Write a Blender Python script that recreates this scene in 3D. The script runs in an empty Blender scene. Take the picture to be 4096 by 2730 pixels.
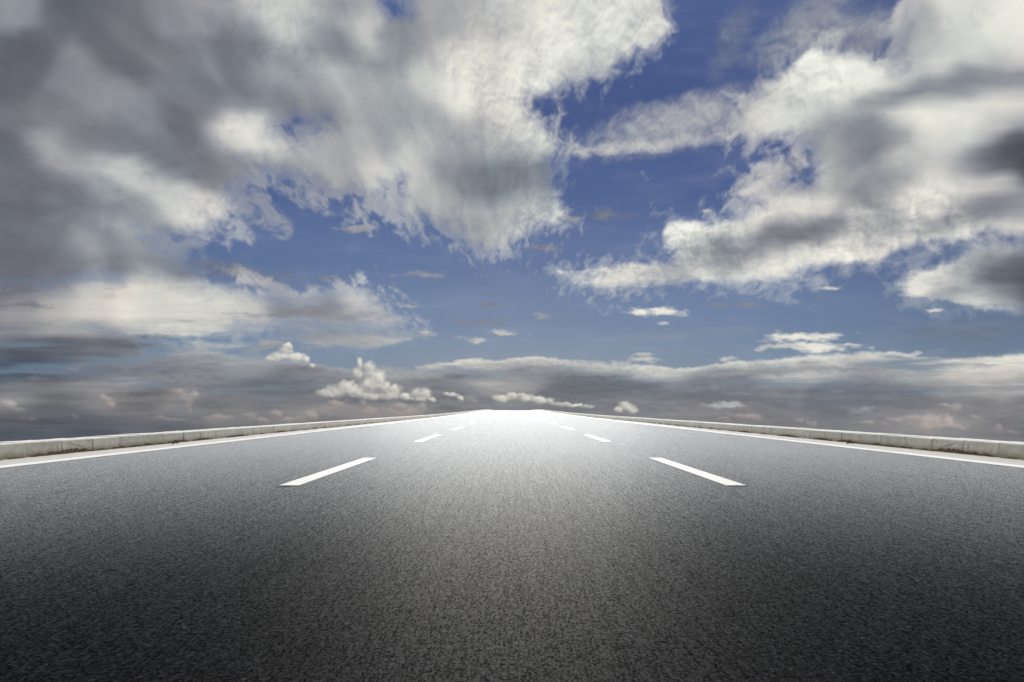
import bpy, bmesh, math, random
import numpy as np

random.seed(7)
SC = bpy.context.scene
COL = SC.collection

# ------------------------------------------------------------------ camera
CAM_H = 0.65
FPX = 2731.0 / 1.7407          # focal length in units of a 2353 px wide view (24 mm lens)
CX0, CY0 = 1176.5, 941.5       # where the road's vanishing point lies in that view
cam = bpy.data.cameras.new("camera")
cam.lens = 24.0
cam.sensor_width = 36.0
cam.shift_x = -0.0006
cam.shift_y = 0.0668
cam.clip_start = 0.05
cam.clip_end = 5000.0
cam_o = bpy.data.objects.new("camera", cam)
COL.objects.link(cam_o)
cam_o.location = (0, 0, CAM_H)
cam_o.rotation_euler = (math.radians(90), 0, 0)
SC.camera = cam_o

# ------------------------------------------------------------------ exposure
SC.view_settings.view_transform = 'Standard'
SC.view_settings.look = 'None'
SC.view_settings.exposure = 0.0
SC.view_settings.gamma = 1.0

# ------------------------------------------------------------------ sun
SUN_EL = 5.0
sun = bpy.data.lights.new("sun", 'SUN')
sun.energy = 5.0
sun.angle = math.radians(22)          # the sun stands behind thin cloud
sun.color = (1.0, 0.975, 0.92)
sun_o = bpy.data.objects.new("sun", sun)
COL.objects.link(sun_o)
sun_o.location = (0, 60, 40)
sun_o.rotation_euler = (-math.radians(90 - SUN_EL), 0, 0)


# ------------------------------------------------------------------ node helper
class NT:
    def __init__(self, tree):
        self.t = tree

    def n(self, kind, **kw):
        nd = self.t.nodes.new('ShaderNode' + kind)
        for k, v in kw.items():
            setattr(nd, k, v)
        return nd

    def put(self, sock, v):
        if v is None:
            return
        if isinstance(v, (int, float)):
            sock.default_value = v
        elif isinstance(v, (tuple, list)):
            if len(sock.default_value) == 4 and len(v) == 3:
                v = tuple(v) + (1.0,)
            sock.default_value = v
        else:
            self.t.links.new(v, sock)

    def m(self, op, a, b=None, c=None, clamp=False):
        nd = self.n('Math', operation=op, use_clamp=clamp)
        self.put(nd.inputs[0], a)
        self.put(nd.inputs[1], b)
        self.put(nd.inputs[2], c)
        return nd.outputs[0]

    def vm(self, op, a, b=None, scale=None):
        nd = self.n('VectorMath', operation=op)
        self.put(nd.inputs[0], a)
        self.put(nd.inputs[1], b)
        if scale is not None:
            self.put(nd.inputs['Scale'], scale)
        return nd.outputs['Value'] if op in ('DOT_PRODUCT', 'LENGTH', 'DISTANCE') else nd.outputs[0]

    def xyz(self, x=0.0, y=0.0, z=0.0):
        nd = self.n('CombineXYZ')
        self.put(nd.inputs[0], x)
        self.put(nd.inputs[1], y)
        self.put(nd.inputs[2], z)
        return nd.outputs[0]

    def sep(self, v):
        nd = self.n('SeparateXYZ')
        self.put(nd.inputs[0], v)
        return nd.outputs

    def ss(self, v, lo, hi, a=0.0, b=1.0, smooth=True):
        nd = self.n('MapRange', interpolation_type='SMOOTHSTEP' if smooth else 'LINEAR')
        nd.clamp = True
        self.put(nd.inputs[0], v)
        self.put(nd.inputs[1], lo)
        self.put(nd.inputs[2], hi)
        self.put(nd.inputs[3], a)
        self.put(nd.inputs[4], b)
        return nd.outputs[0]

    def mix(self, f, a, b, blend='MIX'):
        nd = self.n('Mix', data_type='RGBA', blend_type=blend)
        nd.clamp_factor = True
        self.put(nd.inputs[0], f)
        self.put(nd.inputs[6], a)
        self.put(nd.inputs[7], b)
        return nd.outputs[2]

    def mixf(self, f, a, b):
        nd = self.n('Mix', data_type='FLOAT')
        nd.clamp_factor = True
        self.put(nd.inputs[0], f)
        self.put(nd.inputs[2], a)
        self.put(nd.inputs[3], b)
        return nd.outputs[0]

    def noise(self, v, scale, detail=5.0, rough=0.5, lac=2.0, dist=0.0, out='Fac', dims='3D'):
        nd = self.n('TexNoise', noise_dimensions=dims)
        nd.normalize = True
        self.put(nd.inputs['Vector'], v)
        nd.inputs['Scale'].default_value = scale
        nd.inputs['Detail'].default_value = detail
        nd.inputs['Roughness'].default_value = rough
        nd.inputs['Lacunarity'].default_value = lac
        nd.inputs['Distortion'].default_value = dist
        return nd.outputs[0] if out == 'Fac' else nd.outputs[1]

    def noise2(self, *a, **k):
        return self.noise(*a, dims='2D', **k)

    def ramp(self, f, stops, interp='LINEAR'):
        nd = self.n('ValToRGB')
        r = nd.color_ramp
        r.interpolation = interp
        while len(r.elements) > 1:
            r.elements.remove(r.elements[-1])
        for p, c in stops[1:]:
            r.elements.new(p)
        r.elements.foreach_set('position', [float(p) for p, c in stops])
        r.elements.foreach_set('color', [float(q_) for p, c in stops for q_ in (tuple(c) + (1.0,))[:4]])
        self.put(nd.inputs[0], f)
        return nd.outputs


def group(parent, name, ins, outs):
    """an own node tree for one layer; returns (helper, inputs, finish)"""
    g = bpy.data.node_groups.new(name, 'ShaderNodeTree')
    for nm, tp in ins:
        g.interface.new_socket(nm, in_out='INPUT', socket_type='NodeSocket' + tp)
    for nm, tp in outs:
        g.interface.new_socket(nm, in_out='OUTPUT', socket_type='NodeSocket' + tp)
    h = NT(g)
    gi = g.nodes.new('NodeGroupInput')
    go = g.nodes.new('NodeGroupOutput')

    def finish(results, sources):
        for k, r in enumerate(results):
            g.links.new(r, go.inputs[k])
        nd = parent.n('Group')
        nd.node_tree = g
        for k, r in enumerate(sources):
            parent.put(nd.inputs[k], r)
        return nd.outputs
    return h, gi.outputs, finish


def lin(v):
    v = v / 255.0
    return v / 12.92 if v <= 0.04045 else ((v + 0.055) / 1.055) ** 2.4


def rgb(r, g, b):
    return (lin(r), lin(g), lin(b))


def vx(x):
    return (x - CX0) / FPX


def vz(y):
    return (CY0 - y) / FPX


# ------------------------------------------------------------------ the sky
# The sky is a function of direction only: a clear Nishita sky, and in front of it cloud
# decks whose cover and tone are laid out over azimuth and height with fractal detail.
# The cover of the large decks is given by outlines, positive inside.
COVER = [
    # large grey deck from the upper left to the middle
    [(-400, -300), (1500, -300), (1530, 0), (1524, 30), (1536, 62), (1505, 98), (1452, 122), (1418, 158), (1385, 183),
     (1346, 172), (1292, 192), (1226, 214), (1206, 228), (1242, 262), (1268, 292), (1282, 330), (1284, 352),
     (1262, 382), (1262, 432), (1274, 468), (1296, 492), (1284, 512), (1240, 520), (1214, 532), (1178, 560),
     (1152, 585), (1120, 588), (1076, 572), (1032, 542), (985, 524), (948, 506), (918, 496), (882, 500),
     (842, 478), (800, 458), (760, 462), (700, 446), (655, 418), (606, 408), (588, 428), (530, 440), (512, 455),
     (560, 452), (618, 462), (660, 492), (640, 502), (575, 486), (520, 492), (538, 515), (546, 526), (520, 540),
     (470, 548), (440, 546), (405, 545), (425, 565), (432, 608), (462, 636), (430, 652), (300, 655), (-400, 690)],
    # pale veil at the left, above the horizon bank
    [(-400, 640), (200, 634), (350, 622), (440, 628), (462, 640), (440, 660), (560, 662), (690, 680), (740, 668),
     (800, 662), (845, 672), (900, 712), (922, 736), (880, 752), (800, 756), (700, 756), (600, 766), (450, 772),
     (300, 778), (-400, 800)],
    [(560, 790), (640, 764), (760, 756), (860, 758), (950, 764), (985, 766), (960, 780), (900, 790), (860, 806), (800, 797),
     (700, 790), (620, 786)],
    # bank of low cloud along the horizon
    [(-400, 740), (250, 748), (320, 778), (440, 786), (560, 788), (540, 796), (420, 792), (345, 806), (330, 816), (372, 806),
     (430, 802), (520, 810), (600, 824), (650, 830), (720, 834), (790, 846), (840, 842), (900, 845), (960, 856), (980, 846),
     (1010, 838), (1060, 826), (1092, 820), (1150, 824), (1222, 820), (1300, 826), (1400, 833), (1480, 841),
     (1560, 850), (1620, 838), (1700, 828), (1800, 823), (1900, 817), (1960, 810), (2050, 806), (2150, 814),
     (2250, 822), (2353, 808), (2800, 790), (2800, 1400), (-400, 1400)],
    # bright deck at the right
    [(2010, -300), (2800, -300), (2800, 560), (2353, 560), (2300, 558), (2240, 562), (2190, 570), (2150, 578), (2120, 578), (2150, 560), (2180, 550),
     (2100, 558), (2062, 574), (2058, 592), (2010, 606), (1930, 612), (1848, 634), (1856, 648), (1750, 656),
     (1660, 655), (1600, 650), (1500, 668), (1452, 662), (1430, 676), (1362, 664), (1300, 645), (1256, 630),
     (1254, 616), (1352, 616), (1420, 606), (1520, 602), (1568, 590), (1540, 570), (1522, 536), (1538, 510),
     (1590, 500), (1640, 506), (1690, 492), (1742, 466), (1690, 452), (1668, 432), (1742, 392), (1795, 372), (1850, 382), (1862, 356),
     (1846, 334), (1740, 332), (1700, 318), (1690, 262), (1716, 226), (1752, 186), (1776, 168), (1822, 150), (1836, 126), (1868, 112), (1920, 110),
     (1975, 116), (2030, 132), (2052, 150), (2040, 110), (2060, 60), (2056, 14)],
    # its lower right end
    [(2800, 560), (2280, 560), (2200, 596), (2140, 612), (2096, 618), (2046, 646), (2084, 660), (2048, 686), (2110, 684),
     (2160, 688), (2196, 706), (2240, 716), (2300, 714), (2353, 720), (2800, 740)],
]
HOLES = [
    [(636, 294), (690, 288), (738, 300), (700, 308), (680, 318), (668, 304)],
    [(868, 2), (930, 2), (935, 16), (890, 20)],
    [(895, 420), (912, 424), (910, 436), (898, 432)],
    [(1776, 372), (1848, 372), (1846, 418), (1800, 424), (1770, 404)],
    [(330, 540), (420, 560), (428, 575), (350, 556)],
    [(520, 462), (590, 470), (600, 480), (520, 478)],
    [(490, 796), (560, 800), (620, 815), (560, 814), (500, 808)],
]
# (x, y, tone[, warmth]) of the cloud as it stands in the sky; warmth tints it towards salmon
TONE = """30 15 140|60 120 92|20 200 98|150 60 108|210 20 100|300 40 112|300 130 108|160 150 122|400 20 145|450 30 152|560 80 112
540 120 118|470 170 136|380 160 122|590 40 180|640 30 198|680 70 188|720 50 170|750 90 130|800 20 150|830 50 195|850 90 178
930 110 132|880 130 150|930 60 138|1000 60 165|1050 30 172|1000 130 185|1080 110 200|1100 40 182|1150 130 218|1180 60 195
1250 60 220|1300 120 232|1250 170 220|1320 40 214|1400 60 224|1480 60 214|1400 120 208|1370 150 185|1300 170 178|30 260 112
100 230 122|180 190 132|250 230 148 .3|320 270 140|260 290 122|400 270 116|480 230 118|560 230 124|620 180 150|700 170 170
660 230 132|550 300 218|590 290 206|520 310 172|640 310 192|690 330 172|680 290 125|750 250 138|760 210 182|800 230 178
850 200 165|880 250 160|930 260 160|950 230 172|1000 210 208|1060 230 218|1100 170 205|1150 250 204|1220 290 208|1180 330 172
1120 300 165|1000 300 163|1050 360 158|950 350 188|920 370 198|870 330 158|800 340 158|720 370 165|650 380 158|560 390 148
480 380 122|420 350 116|350 310 116|1130 420 118 -.15|1080 420 124 -.15|1180 400 124 -.15|1230 430 132 -.15|1100 470 150|1200 480 178|1270 495 204
1220 510 182|1150 560 180|1100 540 155|1000 470 172|1050 500 160|900 430 188|860 420 200|840 400 192|920 460 178|1000 520 158
800 440 158|720 430 158|640 410 158|50 330 106|60 420 112|30 500 106|130 350 152|200 390 134|180 330 120|280 400 190
250 430 166|320 440 172|400 470 198|440 490 218|500 520 210|530 530 192|350 500 158|260 480 132|180 450 124|120 500 118
100 560 112|200 540 140|300 540 155|400 550 150|180 570 182|60 600 105|30 560 108|250 600 116|350 600 124|420 600 116
150 620 112|60 640 110|560 470 160|620 480 155|600 500 150
20 650 112|100 655 118|60 700 140 .3|200 655 190 .3|350 650 206 .3|300 690 218 .3|200 690 205 .3|120 700 178 .3|50 720 150 .3|420 690 208 .3
500 680 206 .3|400 730 198 .3|300 740 192 .3|200 740 176 .3|100 745 152 .3|30 745 138 .3|480 740 200 .3|560 700 202 .3|620 740 196 .3|700 692 196 .2
680 720 140|720 715 132|780 722 140|640 728 140|850 700 192|830 680 212|880 722 182|800 746 180|560 735 185 .2|700 742 190
700 775 150|850 775 162|800 790 150|950 770 182|900 770 166
60 790 108|60 812 84 -.2|150 800 96|250 790 108|230 820 114|350 800 105|350 815 132|430 820 152|520 830 150|470 840 122|380 850 112
250 850 116|130 850 90 -.9|50 850 84 -.9|220 852 100 -.7|20 858 84 -.9|280 858 108 -.6|200 880 128 .4|280 870 136 .4|350 870 118|450 870 118|550 860 130|600 850 152|620 880 104 -.5
520 900 108|420 915 128 .7|400 925 125 .7|330 905 112 .6|240 895 128 .7|150 900 106 .7|60 890 108 .6|20 930 130 .7|60 945 98 .5|150 930 96 .6
230 930 118 .7|300 940 102 .5|450 930 102|600 920 108 -.2|700 900 100 -.5|650 870 112|720 870 118|500 960 110 .4|560 955 118 .5|620 965 118 .5
700 955 118 .5|430 960 104|350 970 92|200 970 82 -.3|80 972 78 -.2|50 990 70 -.3|200 990 76 -.4|400 985 84 -.3|600 990 92 -.1|750 970 104 .4
780 930 128 .7|850 940 122 .6|900 945 128 .7|960 935 122 .6|780 885 120|720 900 104|850 895 130|930 885 128|990 895 118
1000 850 165 .1|1050 835 178|1100 830 194|1150 840 165|1220 830 184|1300 835 182|1400 845 186|1480 855 190|1550 862 190|1100 860 140
1200 860 128|1300 860 116|1400 870 106 -.3|1500 890 102 -.4|1300 890 102 -.3|1200 885 150 .3|1120 878 160 .3|1060 870 122|1000 880 110|960 870 130|920 860 152
1000 920 100|1080 920 112|1300 915 110|1400 910 103|1500 920 108|1450 945 118 .3|1380 935 113|1600 900 100 -.4|1600 870 118
1700 880 103|1700 910 101 -.4|1650 850 140|1600 845 194|1700 832 204|1800 825 204|1900 818 208|2000 813 204|1750 848 148
1850 840 160|1950 830 182|2050 830 170|2150 825 188|2220 830 202|2300 820 216 .2|2350 810 220 .2|2200 850 196 .2|2250 840 202 .2|2100 845 165
2000 850 150|1850 865 192|1800 870 182|1900 860 170|2000 870 126|1900 900 98 -.4|2000 900 93 -.4|2100 905 98 -.3|1800 900 106
1800 930 103 -.3|1900 940 98 -.3|2000 930 101 -.3|2100 930 108|2100 868 162|2200 875 186 .3|2300 865 186 .3|2340 880 176 .4|2250 897 180 .4|2150 895 152 .2
2300 907 160 .4|2200 910 138 .3|2340 930 116 .4|2250 930 112 .3|2180 935 118 .3|1700 940 118 .6|1750 955 120 .7|1650 945 120 .6|1600 950 122 .6
1850 960 112 .3|1950 960 106 .2|1900 975 108 .4|2000 970 118 .7|2050 960 122 .7|2100 962 142 .9|2150 965 150 .9|2180 980 142 .9|2220 960 116 .6
2300 960 112 .5|2300 990 110 .5|2200 1000 112 .5|2340 1000 98 .3
2050 10 208|1980 60 150|2100 60 168|2200 20 220|2300 60 232|2340 30 234|2200 90 214|2100 130 182|2060 100 160|2240 130 210
2160 110 198|2330 130 220|2300 160 195|2230 200 148|2120 190 198|2150 165 220|2060 170 205|1900 130 226|1960 140 234
1880 180 234|1980 180 234|1820 200 220|1800 240 220|1860 240 220|1950 240 222|1760 280 218|1830 290 226|1780 310 228|1850 310 206
1720 290 200|1650 300 186|1580 290 172|1500 310 166|1420 330 172|1650 260 160|1550 270 150|1700 240 182|1760 180 180|2030 210 122
2100 215 112|2060 230 120|2150 220 126|2200 200 138|2280 180 165|2340 190 145|2340 220 135|2000 235 165|1980 260 200|2100 270 230
2200 270 232|2150 300 234|2250 240 210|2320 230 220|2300 260 220|2050 260 205|1950 290 124|2000 300 114|1900 300 160|1900 330 148
2080 310 196|2060 340 134|1980 350 134|1900 370 165|2100 350 182|2180 330 204|2220 300 214|2260 300 180|2345 280 112|2310 320 84|2350 310 72
2345 350 68|2345 390 80|2270 345 104|2240 370 122|2310 380 80|2215 395 150|2300 285 135|2200 370 170|2150 400 190|2060 400 146|2000 420 140|1950 400 146|1870 390 204
1860 400 185|1800 410 192|1740 430 204|1720 440 212|1760 450 175|1800 460 146|1860 450 146|1900 430 180|1980 440 145|2050 450 130
2100 440 204|2180 430 210|2250 420 188|2320 430 170|2340 460 160|1900 480 212|1820 490 200|1800 520 110|1850 530 108|1780 540 118
1900 520 146|1960 490 198|2000 530 134|2060 510 148|2100 490 218|2150 480 204|2200 490 170|2260 490 124|2300 480 118|2340 500 146
2230 520 190|2300 530 210|2180 520 194|2100 540 206|2000 560 212|1950 570 220|1900 590 220|1850 610 226|1980 600 212|1700 530 210
1620 520 230|1560 520 232|1550 550 214|1600 560 168|1650 570 134|1680 590 114|1720 600 170|1620 590 165|1750 590 196|1780 620 220
1700 630 198|1620 640 204|1560 630 162|1500 630 182|1450 615 200|1350 635 200|1300 625 218|1400 660 210|2220 600 196|2150 620 220
2100 640 216|2180 640 210|2250 630 136|2300 620 86|2345 610 80|2340 650 80|2280 650 104|2200 670 170|2120 670 200|2250 690 200
2300 690 165|2340 690 104|2230 705 220|2260 590 160|2320 580 148|2340 560 210|2280 560 210"""
# softness of the cloud edge (0 crisp .. 1 very soft), sparse
SOFT = """400 300 .7|200 100 .7|800 150 .65|1000 340 .6|1130 430 .65|1220 120 .5|300 500 .65|700 330 .65|2050 320 .6|1820 530 .5|100 100 .6|700 100 .5|1500 50 .35|1350 150 .4|1200 200 .35|1270 300 .4|1270 450 .38|1290 500 .12|1150 580 .55|1200 530 .5|1270 400 .5|1060 500 .6|1000 530 .6
850 480 .8|700 440 .8|600 420 .7|620 480 .7|530 520 .25|430 560 .7|450 640 .5|650 670 .7|850 680 .7|900 730 .3|600 765 .5|300 775 .4
1400 310 .9|1550 260 1|1650 240 1|1450 352 .35|1700 335 .3|1760 180 .4|1860 112 .12|1980 118 .2|2040 100 1|1960 60 1|2030 10 .8
1850 360 .6|1740 390 .6|1680 440 .4|1690 490 .4|1540 510 .08|1530 570 .1|1560 595 .4|1380 610 .3|1260 622 .15|1450 670 .25|1650 655 .3
1850 645 .3|1950 610 .25|2060 585 .2|2150 565 .2|2060 640 .2|2060 685 .25|2200 710 .2|2340 720 .3|700 840 .15|450 808 .1|1100 825 .08|1250 824 .08|1400 836 .1
1500 850 .1|1700 830 .12|1850 822 .1|2100 812 .12|2300 815 .2|1000 850 .15|900 900 .5|300 900 .5|600 930 .6|1400 900 .5|1900 920 .5|2200 880 .4|100 960 .7|2200 970 .5|200 690 .8|60 720 .8|400 700 .75|150 300 .6|350 200 .7|250 500 .5|2280 340 .7|2340 620 .6|2000 340 .5|680 300 .6|900 10 .6|1810 400 .6|100 850 .8|560 805 .5"""


def parse(s):
    out = []
    for tok in s.replace("\n", "|").split("|"):
        p = [float(q) for q in tok.split()]
        if p:
            out.append(p)
    return out


def sdf(poly, gx, gy):
    """signed distance to a polygon, positive inside"""
    P = np.array(poly, float)
    Q = np.roll(P, -1, axis=0)
    best = np.full(gx.shape, 1e9)
    ins = np.zeros(gx.shape, bool)
    for (ax, ay), (bx, by) in zip(P, Q):
        ex, ey = bx - ax, by - ay
        t = np.clip(((gx - ax) * ex + (gy - ay) * ey) / max(ex * ex + ey * ey, 1e-9), 0, 1)
        best = np.minimum(best, np.hypot(gx - ax - t * ex, gy - ay - t * ey))
        cross = ((ay > gy) != (by > gy))
        with np.errstate(divide='ignore', invalid='ignore'):
            xi = ax + (gy - ay) * ex / (ey if abs(ey) > 1e-9 else 1e-9)
        ins ^= cross & (gx < xi)
    return np.where(ins, best, -best)


NCOL = 90                                               # three ramps of 32 stops to a row, overlapping by three stops
COLS = np.linspace(-30, 2383, NCOL)
ROWS = np.array(list(range(0, 730, 24)) + [742, 766, 780, 794, 808, 822, 836, 850, 866, 882, 900, 918, 936, 954, 972, 992, 1016], float)
GX, GY = np.meshgrid(COLS, ROWS)
cov = np.full(GX.shape, -1e9)
for poly in COVER:
    cov = np.maximum(cov, sdf(poly, GX, GY))
for poly in HOLES:
    cov = np.minimum(cov, -sdf(poly, GX, GY))
RANGE = np.where(GY < 745, 70.0, 32.0)
covn = np.clip(0.5 + cov / (2 * RANGE), 0, 1)


def spread(samples, k, default, sig, sigy=None):
    num = np.full(GX.shape, 1e-6 * default)
    den = np.full(GX.shape, 1e-6)
    for p in samples:
        v = p[k] if len(p) > k else default
        # the horizon bank is flatter: narrower in height
        sx = sig
        sy = sigy if sigy else (sig if p[1] < 740 else sig * 0.38)
        w = np.exp(-0.5 * (((GX - p[0]) / sx) ** 2 + ((GY - p[1]) / sy) ** 2))
        num += w * v
        den += w
    return num / den


TS = parse(TONE)
tone = spread(TS, 2, 150, 23) / 255.0
# where no sample is near, widen
wide = spread(TS, 2, 150, 70) / 255.0
dens = np.zeros(GX.shape)
for p in TS:
    dens += np.exp(-0.5 * (((GX - p[0]) / 27) ** 2 + ((GY - p[1]) / (27 if p[1] < 740 else 10)) ** 2))
kk = np.clip(dens / 0.15, 0, 1)
tone = tone * kk + wide * (1 - kk)
# longer streaks and folds of the decks: tone, half width, then the points they run through
FOLDS = '''232 16 2051 260 2200 252 2400 232|128 16 1976 236 2050 222 2126 200 2240 186 2400 165|134 18 1850 330 1900 302 1951 290 2030 306 2101 338|136 14 1886 440 2030 428
206 16 2056 372 2151 322 2260 292 2400 262|214 14 2051 450 2176 430 2320 415|106 18 1741 562 1806 540 1916 508|132 14 1661 598 1694 578 1664 548|234 16 1536 522 1626 506 1730 490 1826 480 1886 452
230 14 1751 632 1926 602 2026 582 2060 566|128 16 2126 532 2226 496 2400 452|218 14 2176 582 2300 546 2400 516|96 18 2170 668 2276 622 2400 585|218 12 2046 690 2130 664 2200 646|220 10 2200 710 2326 710
230 14 1841 122 1900 114 1976 120 2046 150|232 18 1900 180 1980 200 2040 180|204 14 1776 196 1830 222 1876 246|148 12 1862 356 1930 366 2000 392|176 10 1690 452 1780 440 1860 424|222 8 1690 488 1760 466 1840 452
150 14 160 110 230 168 300 235 340 282|102 16 165 60 280 130 400 180 500 215|166 12 75 320 165 380 290 456|192 14 210 370 280 405 350 442|114 18 305 300 425 370 510 396|134 12 240 412 350 482
210 14 375 465 450 495 540 526|172 10 250 515 320 546|202 14 575 10 650 45 700 82|116 18 500 30 545 68 580 120|134 14 725 65 812 132|198 12 785 40 860 106|218 22 530 285 575 308 630 338
184 14 700 160 810 232|198 14 810 310 862 382 925 452|126 14 880 70 952 118|216 20 1050 125 1125 190 1185 270|122 20 1000 392 1176 402 1240 432|174 14 950 462 1100 480 1200 486
104 14 20 330 90 410 160 450|150 10 120 500 200 545 300 590|108 16 10 470 90 540 180 600|160 12 330 560 410 590|128 12 640 120 720 190 760 250|168 12 900 190 980 250 1010 330|200 10 1180 300 1235 330 1262 360'''
for tok in FOLDS.replace('\n', '|').split('|'):
    p = [float(q_) for q_ in tok.split()]
    val, hw, pts = p[0] / 255.0 + max(0.0, 0.62 - p[0] / 255.0) * 0.16, p[1], list(zip(p[2::2], p[3::2]))
    dist = np.full(GX.shape, 1e9)
    for (ax, ay), (bx, by) in zip(pts[:-1], pts[1:]):
        ex, ey = bx - ax, by - ay
        tt_ = np.clip(((GX - ax) * ex + (GY - ay) * ey) / (ex * ex + ey * ey), 0, 1)
        dist = np.minimum(dist, np.hypot(GX - ax - tt_ * ex, GY - ay - tt_ * ey))
    w_ = 0.72 * np.exp(-0.5 * (dist / (hw * 1.1)) ** 2)
    tone = tone * (1 - w_) + val * w_
warm = spread([p if len(p) > 3 else p + [0.0] for p in TS], 3, 0.0, 40)
warm = 0.4 + 0.6 * warm
soft = spread(parse(SOFT), 2, 0.4, 60, 60)

world = bpy.data.worlds.new("World")
world.use_nodes = True
wt = world.node_tree
wt.nodes.clear()
W = NT(wt)
tc = W.n('TexCoord')
DIR = W.vm('NORMALIZE', tc.outputs['Generated'])
dx, dy, dz = W.sep(DIR)
ady = W.m('MAXIMUM', W.m('ABSOLUTE', dy), 0.08)
SX = W.m('DIVIDE', dx, ady)
SZ = W.m('DIVIDE', dz, ady)
P0 = W.xyz(SX, SZ, 0.0)
# planar coordinates of a deck overhead: streaks run together towards the horizon
q = W.m('DIVIDE', 1.0, W.m('ADD', W.m('MAXIMUM', SZ, -0.04), 0.20))
PL = W.xyz(W.m('MULTIPLY', SX, q), q, 0.0)
low = W.ss(SZ, 0.25, 0.13)
lowb = W.ss(SZ, 0.12, 0.05)                              # 1 near the horizon
FLAT = W.xyz(W.m('ADD', SX, 5.3), W.m('MULTIPLY', SZ, 3.2), 0.0)

# warp of the layout so that its edges are ragged
wn = W.noise2(P0, 7.0, 2.5, 0.5, out='Color')
wv = W.vm('SUBTRACT', wn, (0.5, 0.5, 0.5))
wamp = W.xyz(0.040, W.mixf(low, 0.036, 0.011), 0.0)
P1 = W.vm('ADD', P0, W.vm('MULTIPLY', wv, wamp))
wx, wz, _ = W.sep(P1)

x0, x1 = vx(COLS[0]), vx(COLS[-1])
u = W.ss(wx, x0, x1, 0.0, 1.0, smooth=False)
us = [W.ss(u, 29.0 * k / (NCOL - 1), (29.0 * k + 31.0) / (NCOL - 1), 0.0, 1.0, smooth=False) for k in range(3)]
sd = [W.m('GREATER_THAN', u, (29.0 * k + 30.0) / (NCOL - 1)) for k in range(2)]
Gm, gin, fin = group(W, 'cloud_layout', [('u1', 'Float'), ('u2', 'Float'), ('u3', 'Float'), ('side1', 'Float'), ('side2', 'Float'), ('height', 'Float')],
                     [('layout', 'Color'), ('soft', 'Float')])
colr = alph = None
for i, y in enumerate(ROWS):
    st = [(covn[i, j], tone[i, j], warm[i, j], soft[i, j]) for j in range(NCOL)]
    rp = [Gm.ramp(gin[k], [(j / 31.0, st[29 * k + j]) for j in range(32)], 'B_SPLINE') for k in range(3)]
    rc = Gm.mix(gin[4], Gm.mix(gin[3], rp[0][0], rp[1][0]), rp[2][0])
    ra = Gm.mixf(gin[4], Gm.mixf(gin[3], rp[0][1], rp[1][1]), rp[2][1])
    if colr is None:
        colr, alph = rc, ra
    else:
        f = Gm.ss(gin[5], vz(ROWS[i - 1]), vz(y), 0.0, 1.0, smooth=False)
        colr = Gm.mix(f, colr, rc)
        alph = Gm.mixf(f, alph, ra)
go_ = fin([colr, alph], us + sd + [wz])
colr, alph = go_[0], go_[1]
sc = W.n('SeparateColor')
W.put(sc.inputs[0], colr)
COVR, TONER, WARMR = sc.outputs[0], sc.outputs[1], sc.outputs[2]
SOFTR = alph

# fractal detail
# directions about the point on the horizon that the wind comes from
zz = W.m('SUBTRACT', SZ, 0.02)
ang = W.m('ARCTAN2', zz, SX)
rad = W.m('LOGARITHM', W.m('ADD', W.m('SQRT', W.m('ADD', W.m('MULTIPLY', SX, SX), W.m('MULTIPLY', zz, zz))), 0.02), math.e)
PW0 = W.xyz(ang, rad, 0.0)
n_str = W.noise2(W.vm('MULTIPLY', PW0, (12.0, 4.6, 1.0)), 1.0, 3.5, 0.48, dist=0.3)     # streaks of the deck
PR = W.vm('MULTIPLY', PW0, (19.0, 14.5, 1.0))
n_iso = W.noise2(PR, 1.0, 9, 0.55, dist=0.25)
n_iso2 = W.noise2(W.vm('ADD', PR, (0.06, 0.17, 0.0)), 1.0, 9, 0.55, dist=0.25)
n_flat = W.noise2(W.vm('MULTIPLY', FLAT, (9.0, 9.0, 1.0)), 1.0, 8, 0.58)
n_flat2 = W.noise2(W.vm('MULTIPLY', W.vm('ADD', FLAT, (0.002, 0.016, 0.0)), (9.0, 9.0, 1.0)), 1.0, 8, 0.58)
n_fine = W.noise2(P0, 60.0, 6, 0.62)
flake = W.noise2(P0, 62.0, 6, 0.62)
flk = W.noise2(P0, 14.0, 3, 0.5)

shape = W.mixf(low, W.m('ADD', W.m('MULTIPLY', n_iso, 0.65), W.m('MULTIPLY', n_str, 0.35)), n_flat)
shape = W.m('SUBTRACT', shape, 0.5)
amp = W.mixf(SOFTR, 0.24, 0.90)
d = W.m('MULTIPLY_ADD', shape, amp, COVR)
d = W.m('MULTIPLY_ADD', W.m('SUBTRACT', n_fine, 0.5), W.mixf(low, W.mixf(SOFTR, 0.08, 0.22), 0.20), d)
wid = W.mixf(SOFTR, 0.045, 0.34)
half = W.m('SUBTRACT', 0.5, W.m('MULTIPLY', wid, 0.6))
ALPHA = W.ss(d, half, W.m('ADD', half, W.m('MULTIPLY', wid, 2.0)))

d2 = W.m('MULTIPLY_ADD', W.m('SUBTRACT', n_iso, 0.5), 1.1, W.m('MULTIPLY_ADD', W.m('SUBTRACT', n_str, 0.5), 0.5, COVR))
fringe = W.m('MULTIPLY', W.ss(d2, 0.24, 0.62), W.mixf(SOFTR, 0.05, 0.80))
ALPHA = W.m('MAXIMUM', ALPHA, W.m('MULTIPLY', fringe, W.m('SUBTRACT', 1.0, lowb)))
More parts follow.
